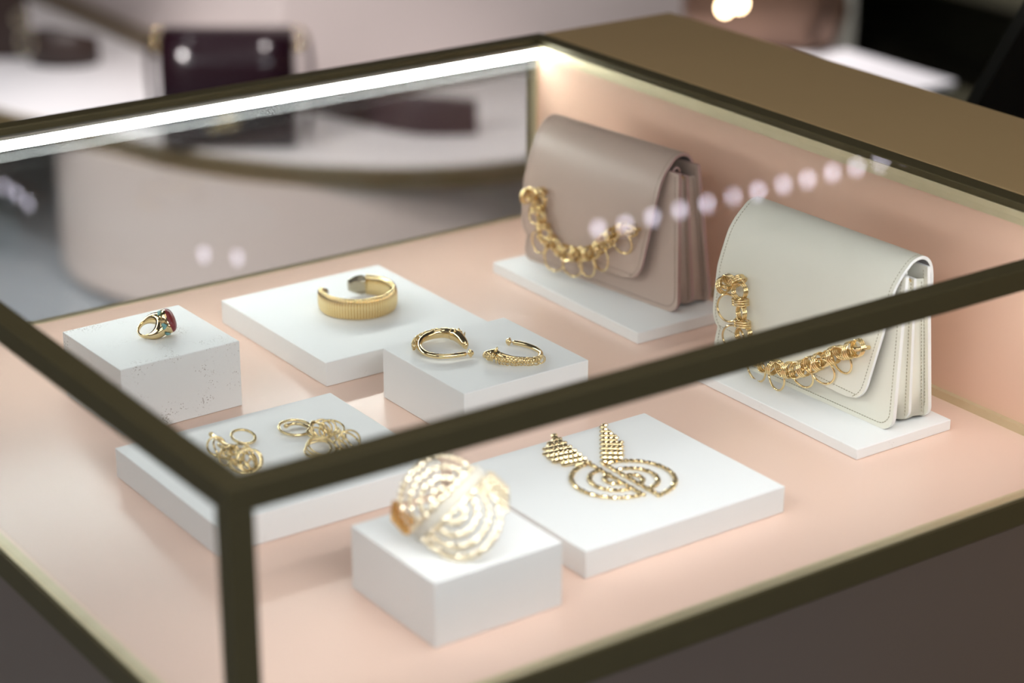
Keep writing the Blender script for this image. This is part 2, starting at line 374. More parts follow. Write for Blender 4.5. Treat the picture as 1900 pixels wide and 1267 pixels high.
# ------------------------------------------------------------------ handbags
def handbag(name, label, org, yaw, lea, edge, thr, bodyR, bodyL, flapZ, flapR, flapL, skew, path, loops):
    t = thing(name, label, 'handbag', org, yaw)
    TH = .0042
    def outline(zt, ins=0., r=.012, zb=0.):
        pr = []; n = 7
        def R(z): return bodyR[0] + (bodyR[1]-bodyR[0]) * z / .14 + ins
        def L(z): return bodyL[0] + (bodyL[1]-bodyL[0]) * z / .14 - ins
        for i in range(n+1):
            a = PI/2*i/n; pr.append((R(0) + r - r*math.sin(PI/2-a), zb + ins + r - r*math.cos(PI/2-a)))
        lf = []
        for i in range(n+1):
            a = PI/2*i/n; lf.append((L(0) - r + r*math.sin(a), zb + ins + r - r*math.cos(a)))
        return pr, lf, (R(zt), zt), (L(zt), zt)
    def panel(nm, x0, lean, zt, th, ins=0, zb=0):
        pr, lf, tr, tl = outline(zt, ins, zb=zb)
        pts = pr + lf + [tl, tr]
        # pr runs bottom->side; order it counter-clockwise: right side down, bottom, left side up
        pts = [tr] + pr + lf + [tl]
        # pr starts on the bottom run; make sure the polygon is simple
        prs = sorted(pr, key=lambda q: -q[1]); lfs = sorted(lf, key=lambda q: q[1])
        pts = [tr] + prs + lfs + [tl]
        n = len(pts); b = MB()
        A = [(x0 + lean*z, v, z) for v, z in pts]; B = [(x0 + lean*z + th, v, z) for v, z in pts]
        b.add(A + B, [list(range(n)), list(range(n, 2*n))[::-1]], 0, False)
        b.add(A + B, [(i, n+i, n+(i+1) % n, (i+1) % n) for i in range(n)], 1, True)
        o = b.build(nm, [lea, edge], t, .0009, 2)
        # stitching: short thread dashes inset from the edge
        s = MB(); cen = Vector((sum(p[0] for p in pts)/n, sum(p[1] for p in pts)/n, 0))
        ip = []
        for v, z in pts:
            q = Vector((v, z, 0)); vv = max(bodyR[0]+.004+ins, min(bodyL[0]-.004-ins, v))
            sx_ = 1 if v < cen.x else -1
            nz = z + (.0045 if z < .02 else 0) * (1 if z < .013 else .3)
            ip.append(Vector((0, v + sx_*.0045, min(nz, zt-.004))))
        P = resample(ip, .0032)
        for i in range(0, len(P)-1):
            a_ = P[i]; c_ = P[i].lerp(P[i+1], .62)
            s.tube([(x0 + lean*a_.z - .0002, a_.y, a_.z), (x0 + lean*c_.z - .0002, c_.y, c_.z)], .0004, 5)
        if ins == 0: s.build('stitching', thr, o, label='row of fine stitches along the panel edge')
        return o
    panel('front_panel', 0, .125, .142, TH)
    panel('divider', .0255, .05, .136, .0034, .004, -.003)
    panel('back_panel', .0480, -.018, .146, TH)
    # folded side gussets between the panels, both ends
    for side, nm in ((0, 'gusset'), (1, 'gusset')):
        b = MB(); Z = [.004, .03, .06, .09, .12, .134]
        def edge_v(z): return (bodyR[0] + (bodyR[1]-bodyR[0])*z/.14) if side == 0 else (bodyL[0] + (bodyL[1]-bodyL[0])*z/.14)
        sg = 1 if side == 0 else -1
        prof = lambda z: [(.003+.125*z+.002, .004), ((.003+.125*z+.0265+.05*z)/2, .016), (.0262+.05*z, .007), (.0285+.05*z, .007), (.036+.02*z, .008), (.0475-.018*z, .0045)]
        vs = []
        for z in Z:
            for x, d in prof(z): vs.append((x, edge_v(z) + sg*d, z))
        m = 6
        b.add(vs, [(i*m+j, i*m+j+1, (i+1)*m+j+1, (i+1)*m+j) for i in range(len(Z)-1) for j in range(m-1)], 0, True)
        g = b.build(nm, lea, t); md = g.modifiers.new('thick', 'SOLIDIFY'); md.thickness = .0012; md.offset = 0
        if side == 0:
            s = MB()
            for k in range(38):
                z = .008 + k*.0033; x = .0475 - .018*z - .0035
                s.tube([(x, edge_v(z) + .0036, z), (x, edge_v(z+.002) + .0036, z+.002)], .0004, 5)
                x = .0262 + .05*z - .002
                s.tube([(x, edge_v(z) + .0062, z), (x, edge_v(z+.002) + .0062, z+.002)], .0004, 5)
            s.build('stitching', thr, g)
    b = MB(); b.box((.004, bodyR[0]+.015, .004), (.047, bodyL[0]-.015, .007)); b.box((.02, bodyR[1]+.012, .10), (.046, bodyL[1]-.012, .128)); b.build('lining', M['lining'], t)
    # flap folding over the top
    prof = [(.0535, .112), (.0532, .125), (.0525, .137), (.0495, .1475), (.043, .1545), (.034, .1565), (.0245, .1535), (.0165, .145), (.0105, .132), (.0055, .112), (.001, .085), (-.0025, .06), (-.005, .040), (-.0065, .0245)]
    pp = smooth_path([Vector((x, 0, z)) for x, z in prof], 5); pp = resample(pp, n=64)
    tot = sum((c-a).length for a, c in zip(pp, pp[1:])); nv = 34; O = []; I = []; s_ = 0; rims = []
    for i, q in enumerate(pp):
        if i: s_ += (q - pp[i-1]).length
        tn = (pp[min(i+1, 63)] - pp[max(i-1, 0)]).normalized(); nm_ = Vector((-tn.z, 0, tn.x))
        if i < 3: pass
        nm_ = Vector((tn.z, 0, -tn.x)) if (Vector((tn.z, 0, -tn.x)).dot(q - Vector((.025, 0, .08))) > 0) else Vector((-tn.z, 0, tn.x))
        rem = tot - s_; rc = .022; sh = rc - math.sqrt(max(0, rc*rc - (rc-rem)**2)) if rem < rc else 0
        r = interp(flapZ, flapR, q.z) if q.x < .03 else flapR[-1]; l = interp(flapZ, flapL, q.z) if q.x < .03 else flapL[-1]
        r += sh; l -= sh; ro = []; ri = []
        for j in range(nv+1):
            v = r + (l-r)*j/nv; wgt = max(0, min(1, (.13 - q.z)/.10)) if q.x < .02 else 0
            dz = skew*(v-.12)*wgt; bow = -.0012*math.sin(PI*j/nv)*wgt
            ro.append(Vector((q.x+bow, v, q.z+dz)) + nm_*.0016); ri.append(Vector((q.x+bow, v, q.z+dz)) - nm_*.0016)
        O.append(ro); I.append(ri)
    b = MB(); n = nv+1; m = len(O)
    b.add([v for r in O for v in r], [(i*n+j, (i+1)*n+j, (i+1)*n+j+1, i*n+j+1) for i in range(m-1) for j in range(nv)], 0)
    b.add([v for r in I for v in r], [(i*n+j, i*n+j+1, (i+1)*n+j+1, (i+1)*n+j) for i in range(m-1) for j in range(nv)], 2)
    peri = [(i, 0) for i in range(m)] + [(m-1, j) for j in range(1, n)] + [(i, nv) for i in range(m-2, -1, -1)]
    vs = []
    for i, j in peri:                       # painted, slightly rounded edge
        o_, n_ = O[i][j], I[i][j]; out = (O[i][j] - O[min(max(i, 0), m-1)][nv//2]).normalized()
        mid = (o_ + n_)/2 + out*.0009; vs += [o_, mid, n_]
    k = len(peri); b.add(vs, [(3*i+c, 3*i+c+1, 3*i+c+4, 3*i+c+3) for i in range(k-1) for c in range(2)], 1)
    flap = b.build('flap', [lea, edge, M['lining']], t)
    s = MB(); line = []
    for i, j in peri[8:-8]:
        c = O[i][nv//2]; d = O[i][j]
        if i == m-1: d = O[m-3][j]
        e = d.lerp(O[i][nv//2] if i < m-1 else O[m-6][j], .0) ; e = d + (O[i][nv//2] - d).normalized()*.0042
        line.append(e)
    line = resample(line, .0032)
    for i in range(len(line)-1): s.tube([line[i], line[i].lerp(line[i+1], .6)], .00042, 5)
    s.build('stitching', thr, flap)
    # strap tab with its little ring at the open end
    b = MB(); r0 = bodyR[1] + .006
    b.tube([(.026 + .0048*math.cos(a), r0 + .006, .1385 + .0062*math.sin(a)) for a in [2*PI*i/18 for i in range(15)]], .0013, 8, flat=1, nrm=(0, 1, 0))
    tb = b.build('strap_tab', edge, t)
    b = MB(); b.ring((.029, r0 + .004, .134), (.5, .3, .6), .0042, .0008, 20, 7); b.ring((.033, r0 + .006, .1325), (.2, .8, .5), .0035, .0007, 20, 7); b.build('strap_ring', M['gold'], tb)
    # ornamental chain
    def fx(z): return interp([.0245, .04, .06, .085, .112], [-.0065, -.005, -.0025, .001, .0055], z) - .0022
    P = smooth_path([Vector((fx(z) - .0076, v, z)) for v, z in path], 6); P = resample(P, .0102)
    ch = MB(); rnd = random.Random(3)
    for i, p in enumerate(P):
        T = (P[min(i+1, len(P)-1)] - P[max(i-1, 0)]).normalized(); Nn = Vector((-1, 0, 0)); B = T.cross(Nn).normalized()
        j = Vector((rnd.uniform(-.2, .2), rnd.uniform(-.2, .2), rnd.uniform(-.2, .2)))
        if i % 2 == 0:      # three parallel rings seen edge on
            for k in (-1, 0, 1): ch.ring(p + T*(k*.0023) , (T + j*.5 + B*.25), .0078, .00086, 28, 8)
        else:               # two or three rings lying against the flap
            for k in (-1, 0, 1): ch.ring(p + Nn*(k*.0021), (Nn + B*.35*(1 if i % 4 == 1 else -1) + j), .0078, .00086, 28, 8)
    cho = ch.build('chain', M['gold'], t, label='polished gold chain of tripled rings')
    for i, (v, z) in enumerate(loops):
        b = MB(); j = Vector((0, rnd.uniform(-.22, .22), rnd.uniform(-.22, .22)))
        b.ring((fx(max(z, .0245)) - .0042 - .001*(i % 2), v, z), Vector((-1, 0, 0)) + j, .0136 + rnd.uniform(-.0010, .0006), .00105, 40, 9, sx=.95)
        b.build('large_ring', M['gold'], cho)
    for v, z, dv in ((path[0][0], path[0][1], .007), (path[-1][0], path[-1][1], -.007)):
        b = MB(); x = fx(z) - .001
        b.tube(smooth_path([(x+.001, v+dv, z+.001), (x-.005, v+dv*.95, z+.002), (x-.009, v+dv*.3, z), (x-.0085, v-dv*.6, z-.001), (x-.003, v-dv, z-.001)], 5), .0021, 10)
        b.build('chain_hook', M['gold'], t)
    return t

r_ = math.radians
handbag('handbag', 'ivory white leather flap handbag with gold ring chain, nearer the front', (.7467, .157, .0108), r_(2), M['white_leather'], M['white_edge'], M['thread_w'],
    (-.007, .004), (.233, .222), [.0245, .045, .09, .13, .15], [.021, .020, .012, .009, .0045], [.2285, .2293, .2315, .226, .2195], .055,
    [(.2111,.0802),(.1941,.0896),(.1853,.0703),(.1799,.0543),(.1745,.0405),(.1661,.0300),(.1469,.0235),(.1247,.0235),(.0998,.0301),(.0762,.0450),(.0531,.0602),(.0303,.0728)],
    [(.2038,.0585),(.1909,.033),(.1576,.0120),(.1287,.0136),(.0962,.0255),(.0702,.0375),(.0493,.0539)])
handbag('handbag', 'taupe leather flap handbag with gold ring chain, farther back by the corner post', (.7734, .488, .0126), r_(6.7), M['taupe_leather'], M['taupe_edge'], M['thread_t'],
    (.002, .021), (.236, .228), [.0245, .045, .09, .13, .15], [.049, .047, .041, .038, .034], [.231, .2330, .2365, .231, .2285], .02,
    [(.22,.077),(.2003,.0848),(.2010,.0654),(.1914,.0570),(.1890,.0451),(.1780,.0385),(.1614,.0332),(.1453,.0315),(.1297,.0360),(.1117,.0420),(.099,.0545),(.0849,.0680),(.0748,.077),(.062,.078)],
    [(.2065,.0607),(.1967,.0308),(.1725,.0185),(.143,.0190),(.1224,.0252),(.1013,.038),(.0746,.0617)])

# ------------------------------------------------------------------ gold ring with red stone
def gem_ring():
    zt = PL['ring'][4]; c0 = at(276, 612, zt + .006)
    t = thing('gemstone_ring', 'chunky gold ring with a dark red oval stone and turquoise hearts', 'ring', (c0.x, c0.y, zt))
    hr = Vector((CR.x, CR.y, 0)).normalized(); hf = Vector((CF.x, CF.y, 0)).normalized(); ph = r_(12); el = r_(19)
    bx = (hr*math.cos(ph) + hf*math.sin(ph))*math.cos(el) + Vector((0, 0, 1))*math.sin(el)
    az = (Vector((0, 0, 1)) - bx*bx.z).normalized(); cy = az.cross(bx)
    az = (az*math.cos(r_(24)) - cy*math.sin(r_(24))).normalized(); cy = az.cross(bx)
    o = Vector((0, 0, .0052))
    F = lambda x, y, z: o + bx*x + cy*y + az*z
    # shank: swept around the finger hole, thick and wide towards the head
    b = MB(); n = 56; ring_v = []
    for i in range(n):
        a = 2*PI*i/n; ca, sa = math.cos(a), math.sin(a)
        k = max(0, ca)**1.2; kk = (.5 + .5*ca)
        ri = .0094; ro = .0112 + .0015*kk
        # outer outline straightens out towards the head
        if ca > -.2: ro = ro + (.0062*kk**2.2)*(1 + .25*abs(sa))
        hw = .0019 + .0052*kk**2
        for (rr, zz) in ((ri, -hw), (ri-.0002, 0), (ri, hw), ((ri+ro)/2, hw*1.02), (ro-.0006, hw*.75), (ro, 0), (ro-.0006, -hw*.75), ((ri+ro)/2, -hw*1.02)):
            ring_v.append(F(rr*ca, rr*sa, zz))
    b.add(ring_v, [(i*8+k, ((i+1) % n)*8+k, ((i+1) % n)*8+(k+1) % 8, i*8+(k+1) % 8) for i in range(n) for k in range(8)])
    sh = b.build('shank', M['gold'], t)
    # head: oval bowl flaring to the bezel
    b = MB(); secs = [(.010, .0085, .0060), (.0125, .0108, .0085), (.0155, .0122, .0104), (.0185, .0128, .0112), (.0200, .0130, .0115), (.0204, .0118, .0104)]; n = 40; vs = []
    for x, ry, rz in secs:
        for i in range(n):
            a = 2*PI*i/n; fl = 1 + .03*math.cos(4*a); vs.append(F(x, ry*fl*math.cos(a), rz*fl*math.sin(a)))
    b.add(vs, [(j*n+i, j*n+(i+1) % n, (j+1)*n+(i+1) % n, (j+1)*n+i) for j in range(len(secs)-1) for i in range(n)] + [list(range(n)), list(range((len(secs)-1)*n, len(secs)*n))[::-1]])
    hd = b.build('bezel', M['gold'], t)
    b = MB(); rr = random.Random(5)
    for i in range(150):
        a = rr.uniform(0, 2*PI); x = rr.uniform(.0118, .018)
        ry = interp([s[0] for s in secs], [s[1] for s in secs], x); rz = interp([s[0] for s in secs], [s[2] for s in secs], x)
        b.ell(F(x, ry*math.cos(a), rz*math.sin(a)), (bx, cy, az), (.00042,)*3, 6, 4)
    b.build('granulation', M['gold_bead'], hd)
    b = MB(); vs = []; n = 40; L = 9
    for j in range(L):
        f = j/(L-1); x = .0200 + .0062*math.sin(f*PI/2); q = math.cos(f*PI/2)**.75 if j < L-1 else 0.02
        for i in range(n):
            a = 2*PI*i/n; vs.append(F(x, .0124*q*math.cos(a), .0110*q*math.sin(a)))
    b.add(vs, [(j*n+i, j*n+(i+1) % n, (j+1)*n+(i+1) % n, (j+1)*n+i) for j in range(L-1) for i in range(n)] + [list(range((L-1)*n, L*n))])
    b.build('stone', M['red'], t, label='dark red domed oval stone')
    for y, z, nn in ((-.0106, .0056, (0, -.75, .65)), (.0030, .0110, (0, .2, 1)), (-.0118, -.0042, (0, -.95, -.25))):
        N = (bx*-.35 + cy*nn[1] + az*nn[2]).normalized(); u = (bx - N*bx.dot(N)).normalized(); v = N.cross(u)
        c = F(.0150, y, z); b = MB(); n = 26; pts = []
        for i in range(n):
            a = 2*PI*i/n; X = 16*math.sin(a)**3; Y = 13*math.cos(a) - 5*math.cos(2*a) - 2*math.cos(3*a) - math.cos(4*a)
            pts.append((X*.00020, Y*.00020))
        vs = [c + u*(-p[1]) + v*p[0] for p in pts] + [c + N*.0007 + u*(-p[1]*.8) + v*p[0]*.8 for p in pts] + [c + N*.0011]
        b.add(vs, [(i, (i+1) % n, n+(i+1) % n, n+i) for i in range(n)] + [(n+i, n+(i+1) % n, 2*n) for i in range(n)])
        b.build('turquoise_heart', M['turq'], t, label='small pale turquoise heart')
    # keep the lowest point on the plinth
    mn = min(v.co.z for ch in (sh, hd) for v in ch.data.vertices); t.location.z = zt + .0002 - mn
gem_ring()

# ------------------------------------------------------------------ ribbed snake cuff
def snake_cuff():
    zt = PL['cuff'][4]; c = at(664, 570, zt + .0)
    t = thing('snake_cuff', 'flexible ribbed gold snake cuff lying open on its low plaster block', 'bracelet', (c.x, c.y, zt + .0003))
    Ro, hh, th = .0388, .0205, .0070; a0, a1 = r_(133), r_(405); n = 1120; RB = 62
    b = MB(); vs = []; sec = 14
    for i in range(n+1):
        f = i/n; a = a0 + (a1-a0)*f; rib = .0019*(abs(math.sin(PI*RB*f))**.45) ; tp = 1 - .35*max(0, 1-f/.08)
        H2 = hh/2*tp*(1 + .03*math.sin(f*PI)); T2 = th*tp
        for k in range(sec):
            q = 2*PI*k/sec; cx_, cz = math.cos(q), math.sin(q)
            rx = T2/2*(abs(cx_)**.8)*(1 if cx_ > 0 else -.7); rz = H2*(abs(cz)**.75)*(1 if cz > 0 else -1)
            r = Ro - T2/2 + rx + (rib if cx_ > -.3 else rib*.4)
            vs.append((r*math.cos(a), r*math.sin(a), hh/2 + rz*(1 + rib*45)))
    b.add(vs, [(i*sec+k, i*sec+(k+1) % sec, (i+1)*sec+(k+1) % sec, (i+1)*sec+k) for i in range(n) for k in range(sec)] + [list(range(sec)), list(range(n*sec, (n+1)*sec))[::-1]])
    body = b.build('ribbed_band', M['gold'], t)
    # tail tip and head: tapered hexagonal pieces following the circle
    def end_piece(nm, m, aa, ab, prof):
        b = MB(); vs = []; L = len(prof)
        for i, (hs, ts) in enumerate(prof):
            a = aa + (ab-aa)*i/(L-1)
            for k in range(6):
                q = PI/6 + 2*PI*k/6 if 0 else 2*PI*k/6 + PI/2
                rz = hs*math.sin(q); rx = ts*math.cos(q)*1.15; r = Ro - th/2 + rx
                vs.append((r*math.cos(a), r*math.sin(a), hh/2 + rz))
        b.add(vs, [(i*6+k, i*6+(k+1) % 6, (i+1)*6+(k+1) % 6, (i+1)*6+k) for i in range(L-1) for k in range(6)] + [list(range(6)), list(range((L-1)*6, L*6))[::-1]], 0, False)
        return b.build(nm, m, t, .0006)
    end_piece('tail_tip', M['silver'], a0 + .02, a0 - .20, [(.0062, .0024), (.0060, .0026), (.0050, .0022), (.0030, .0015)])
    hd = end_piece('snake_head', M['silver'], a1 - .02, a1 + .52, [(.0092, .0036), (.0112, .0046), (.0104, .0047), (.0086, .0040), (.0060, .0030)])
    b = MB(); a = a1 + .2; r = Ro + .0018
    b.ell((r*math.cos(a), r*math.sin(a), hh/2 + .004), ((math.cos(a), math.sin(a), 0), (-math.sin(a), math.cos(a), 0), (0, 0, 1)), (.0018, .004, .0028)); b.build('enamel_eye', M['onyx'], hd)
    mn = min((min(v.co.z for v in ch.data.vertices) for ch in t.children)); t.location.z = zt + .0003 - mn
bpy.context.view_layer.update()
snake_cuff()

# ------------------------------------------------------------------ horse head earrings
def horse(pts, radii, thinness, ball, label, mane, sgn):
    zt = PL['horse'][4]
    c = at(*pts[len(pts)//2], zt); t = thing('horse_earring', label, 'earring', (c.x, c.y, zt), 0, 'pair of horse head earrings')
    C = Vector((c.x, c.y, zt)); K = list(range(len(radii)))
    raw = [at(x, y, zt + r + .0003) - C for (x, y), r in zip(pts, radii)]
    P = smooth_path(raw, 6); rr = [interp(K, radii, i/6) for i in range(len(P))]; th = [interp(K, thinness, i/6) for i in range(len(P))]
    up = Vector((0, 0, 1)); k = len(P) - 19
    b = MB(); b.tube(P[:k+2], rr[:k+2], 18, thin=th[:k+2]); b.build('hoop', M['gold'], t)
    b = MB(); b.tube(P[k:], rr[k:], 18, thin=th[k:])
    head = P[-1]; T = (P[-1] - P[-4]).normalized(); sd = T.cross(up).normalized()
    b.ell(head, (T, sd, up), (.0026, .0022, rr[-1]*1.05), 14, 10)                                  # muzzle
    j = P[-10]; b.ell(j - up*.0004, (T, sd, up), (.0046, .0030, rr[-10]*1.0), 16, 12)              # cheek and jaw
    for s in (1, -1): b.ell(P[-9] + sd*(s*.0024) + up*.0020, (T, sd, up), (.0010, .0008, .0008), 10, 8)   # eyes
    for s in (1, -1): b.ell(head + sd*(s*.0015) + up*.0010 + T*.0012, (T, sd, up), (.0007, .0006, .0006), 8, 6)
    hd = b.build('horse_head', M['gold'], t)
    for s in (1, -1):
        e = P[-14] + sd*(s*.0020) + up*(rr[-14]*.75); b = MB(); b.tube([e, e + up*.0014 - T*.0005, e + up*.0030 - T*.0010], [.0015, .0013, .0003], 9); b.build('ear', M['gold'], hd)
    e = raw[0]; T0 = (P[0] - P[3]).normalized(); q = e + T0*.0052
    b = MB(); b.tube([e, q], .0006, 8); b.ell(q, ((1, 0, 0), (0, 1, 0), (0, 0, 1)), (.0030,)*3, 16, 10); b.ell(q - T0*.0006, (T0, T0.cross(up), up), (.0012, .0040, .0040), 16, 8); b.build('ball_end', M['gold'], t)
    b = MB(); i0, i1, nr, R0 = mane
    for j in range(nr):
        i = int(i0 + (i1-i0)*j/(nr-1)); p = P[i]; Tn = (P[min(i+1, len(P)-1)] - P[max(0, i-1)]).normalized(); out = Tn.cross(up).normalized()*sgn
        c_ = p + out*(rr[i]*th[i] + .0020); c_.z = max(R0 + .0003, p.z - .0004)
        b.ring(c_, (out*.72 + Tn*.62 + up*.1*(-1)**j), R0, .00055, 22, 6)
    b.build('ringlet_mane', M['gold_soft'], t)
    mn = min((min(v.co.z for v in ch.data.vertices) for ch in t.children)); t.location.z = zt + .0002 - mn
horse([(864,660),(835,664),(811,664),(792,660),(781,652),(778,642),(785,632),(801,625),(821,621),(838,623),(850,628),(859,637),(864,644)],
      [.0021,.0023,.0025,.0025,.0026,.0028,.0036,.0043,.0050,.0058,.0060,.0050,.0036], [1, 1, 1, 1, 1, .95, .75, .68, .7, .75, .78, .8, .85], (872, 657),
      'left gold horse head earring, head at the far side of its hoop', (27, 60, 26, .0033), -1)
horse([(953,638),(969,641),(985,646),(996,651),(1003,658),(1001,666),(990,671),(969,671),(950,670),(930,666),(918,660),(907,660),(900,661)],
      [.0024,.0024,.0024,.0024,.0025,.0027,.0030,.0033,.0038,.0048,.0052,.0040,.0030], [1, 1, 1, 1, 1, 1, .9, .75, .7, .7, .7, .8, .9], (940, 638),
      'right gold horse head earring, ringlet mane towards the front edge', (33, 66, 20, .0038), -1)

# ------------------------------------------------------------------ tangled ring earrings
def ring_earring(label, hoop, rings, post):
    zt = PL['rings'][4]; (hx, hy, hR, tilt) = hoop; c = at(hx, hy, zt)
    t = thing('ring_earring', label, 'earring', (c.x, c.y, zt), 0, 'pair of ring cluster earrings'); C = Vector((c.x, c.y, zt))
    b = MB(); b.ring((0, 0, hR*abs(math.sin(tilt[0])) + .0015), Vector((math.sin(tilt[0])*tilt[1], math.sin(tilt[0])*tilt[2], math.cos(tilt[0]))), hR, .0013, 40, 9); b.build('hoop', M['gold_soft'], t)
    for (x, y, R, zl, ax) in rings:
        p = at(x, y, zt + zl) - C; b = MB(); a = Vector(ax).normalized()
        p.z = max(p.z, R*math.sqrt(max(0, 1 - a.z**2)) + .0011)
        b.ring(p, a, R, .00095, 30, 8); b.build('link_ring', M['gold_soft'], t)
    b = MB(); q = [at(x, y, zt + z) - C for x, y, z in post]
    b.tube(smooth_path(q, 4), .0016, 9); b.ell(q[0], ((1, 0, 0), (0, 1, 0), (0, 0, 1)), (.0024,)*3, 12, 8); b.build('ear_clip', M['gold_soft'], t)
    mn = min((min(v.co.z for v in ch.data.vertices) for ch in t.children)); t.location.z = zt + .0002 - mn
ring_earring('left tangled gold ring earring, bunched beside the near corner of the frame', (452, 818, .0105, (.25, .3, -1)),
    [(410,838,.0095,.006,(.5,-.5,.5)),(402,832,.008,.005,(-.2,-.8,.6)),(420,835,.009,.008,(.7,.1,.7)),(432,842,.0095,.008,(.2,-.6,.8)),(446,846,.010,.007,(-.5,-.5,.7)),
     (458,852,.0105,.009,(.3,-.7,.7)),(466,848,.0095,.007,(.8,-.3,.6)),(450,858,.011,.008,(0,-.5,.9)),(436,852,.0095,.006,(.6,-.6,.5)),(462,862,.0098,.006,(-.3,-.9,.5)),(444,864,.0092,.005,(.2,-.3,.95)),(424,850,.0085,.005,(-.7,-.4,.7)),
     (470,856,.0088,.006,(.1,-.8,.6)),(414,845,.007,.004,(.2,.1,1))],
    [(392,806,.010), (405,816,.011), (422,828,.012), (440,838,.012)])
ring_earring('right gold ring earring spread out, its flat hoop pointing away from the corner post', (548, 799, .0145, (.1, .4, -1)),
    [(590,800,.0085,.006,(.5,-.5,.6)),(597,796,.0088,.007,(-.3,-.6,.7)),(603,800,.0085,.006,(.7,-.2,.6)),(594,804,.0095,.005,(.1,-.6,.8)),(608,796,.0078,.007,(-.6,-.4,.6)),(586,803,.0075,.004,(0,-.3,1)),
     (617,792,.0105,.004,(.1,-.25,.95)),(596,830,.0130,.004,(0,-.2,1)),(598,827,.0125,.0065,(.1,-.3,.95)),(590,834,.0115,.003,(-.2,-.1,1)),(648,818,.0092,.007,(-.4,-.6,.7)),
     (632,826,.0062,.004,(.3,-.4,.8)),(633,804,.006,.006,(.8,-.3,.5)),(655,822,.009,.005,(.5,-.4,.7)),(628,812,.0055,.005,(.9,.2,.3))],
    [(531,790,.006), (545,786,.006), (562,788,.006), (580,796,.006)])

# ------------------------------------------------------------------ faceted curb-link work (fan earrings, wide cuff)
def curb(b, P, N, w=.0027, step=.0052, ph=0, k0=None):
    """row of flattened, slightly twisted links along a path lying on a surface with normal function N"""
    Q = resample([Vector(p) for p in P], step)
    for i, p in enumerate(Q):
        T = (Q[min(i+1, len(Q)-1)] - Q[max(i-1, 0)]).normalized(); n = N(p); B = n.cross(T).normalized()
        s = 1 if (i + ph) % 2 else -1
        t2 = (T + B*.45).normalized(); n2 = (n + T*.28 + B*.15*s).normalized(); t2 = (t2 - n2*t2.dot(n2)).normalized()
        b.ell(p, (t2, n2.cross(t2), n2), (step*.60, w*.84, w*.55), 9, 6, 0, False)
def fan(label, ctr, R, side, tip, joint, bulge):
    wmax = .0285 if side < 0 else .0195
    zt = PL['fan'][4]; C = Vector((ctr[0], ctr[1], zt)); t = thing('fan_earring', label, 'earring', C, 0, 'pair of fan earrings')
    up = lambda p: Vector((0, 0, 1)); z = .0016
    gx = Vector((0, 1, 0))
    def arc(r, off=0, n=30): return [(side*(r*math.sin(a)) , off + r*math.cos(a), z) for a in [PI*i/n for i in range(n+1)]]
    for nm, r, off in (('outer_arc', R, 0), ('middle_arc', R*.60, -R*.02), ('inner_arc', R*.26, -R*.02)):
        b = MB(); curb(b, arc(r, off), up); b.build(nm, M['gold_bead'], t)
    b = MB(); curb(b, [(0, R, z), (0, -R, z)], up, ph=1); b.build('straight_edge', M['gold_bead'], t)
    # leaf: rows of links filling a pointed oval from the joint to the tip
    J = Vector(joint) - Vector((C.x, C.y)); Tp = Vector(tip) - Vector((C.x, C.y)); ax = (Tp - J); L = ax.length; ax.normalize(); pe = Vector((-ax.y, ax.x))
    if pe.x*side < 0 and bulge == side: pe = -pe
    elif bulge != side and pe.x*side > 0: pe = -pe
    b = MB(); row_ = 0; s = 0.0
    while s < L:
        f = s/L; wd = wmax*math.sin(PI*min(1, (f*.97+.03)**.62))**.8; nn = max(1, round(wd/.0046)); 
        for k in range(nn):
            d = -.002 + (k + (.5 if row_ % 2 else .1))*.0046
            if d > wd + .001: continue
            c = J + ax*s + pe*d; n2 = Vector((ax.x*.25, ax.y*.25, 1)).normalized(); t2 = Vector((pe.x, pe.y, 0)) + Vector((ax.x, ax.y, 0))*(.8 if row_ % 2 else -.1); t2 = (t2 - n2*t2.dot(n2)).normalized()
            b.ell((c.x, c.y, z+.0002), (t2, n2.cross(t2), n2), (.0034, .0023, .0016), 9, 6, 0, False)
        s += .0046; row_ += 1
    b.build('leaf', M['gold_bead'], t)
    mn = min((min(v.co.z for v in ch.data.vertices) for ch in t.children)); t.location.z = zt + .0002 - mn
fan('left gold link earring, half disc opening towards the front post with a broad leaf', (.4625, .1885), .0375, -1, (.4712, .2915), (.4610, .2270), -1)
fan('right gold link earring, half disc opening towards the ivory bag with an upright leaf', (.4725, .1800), .0375, 1, (.5235, .2840), (.4755, .2200), 1)

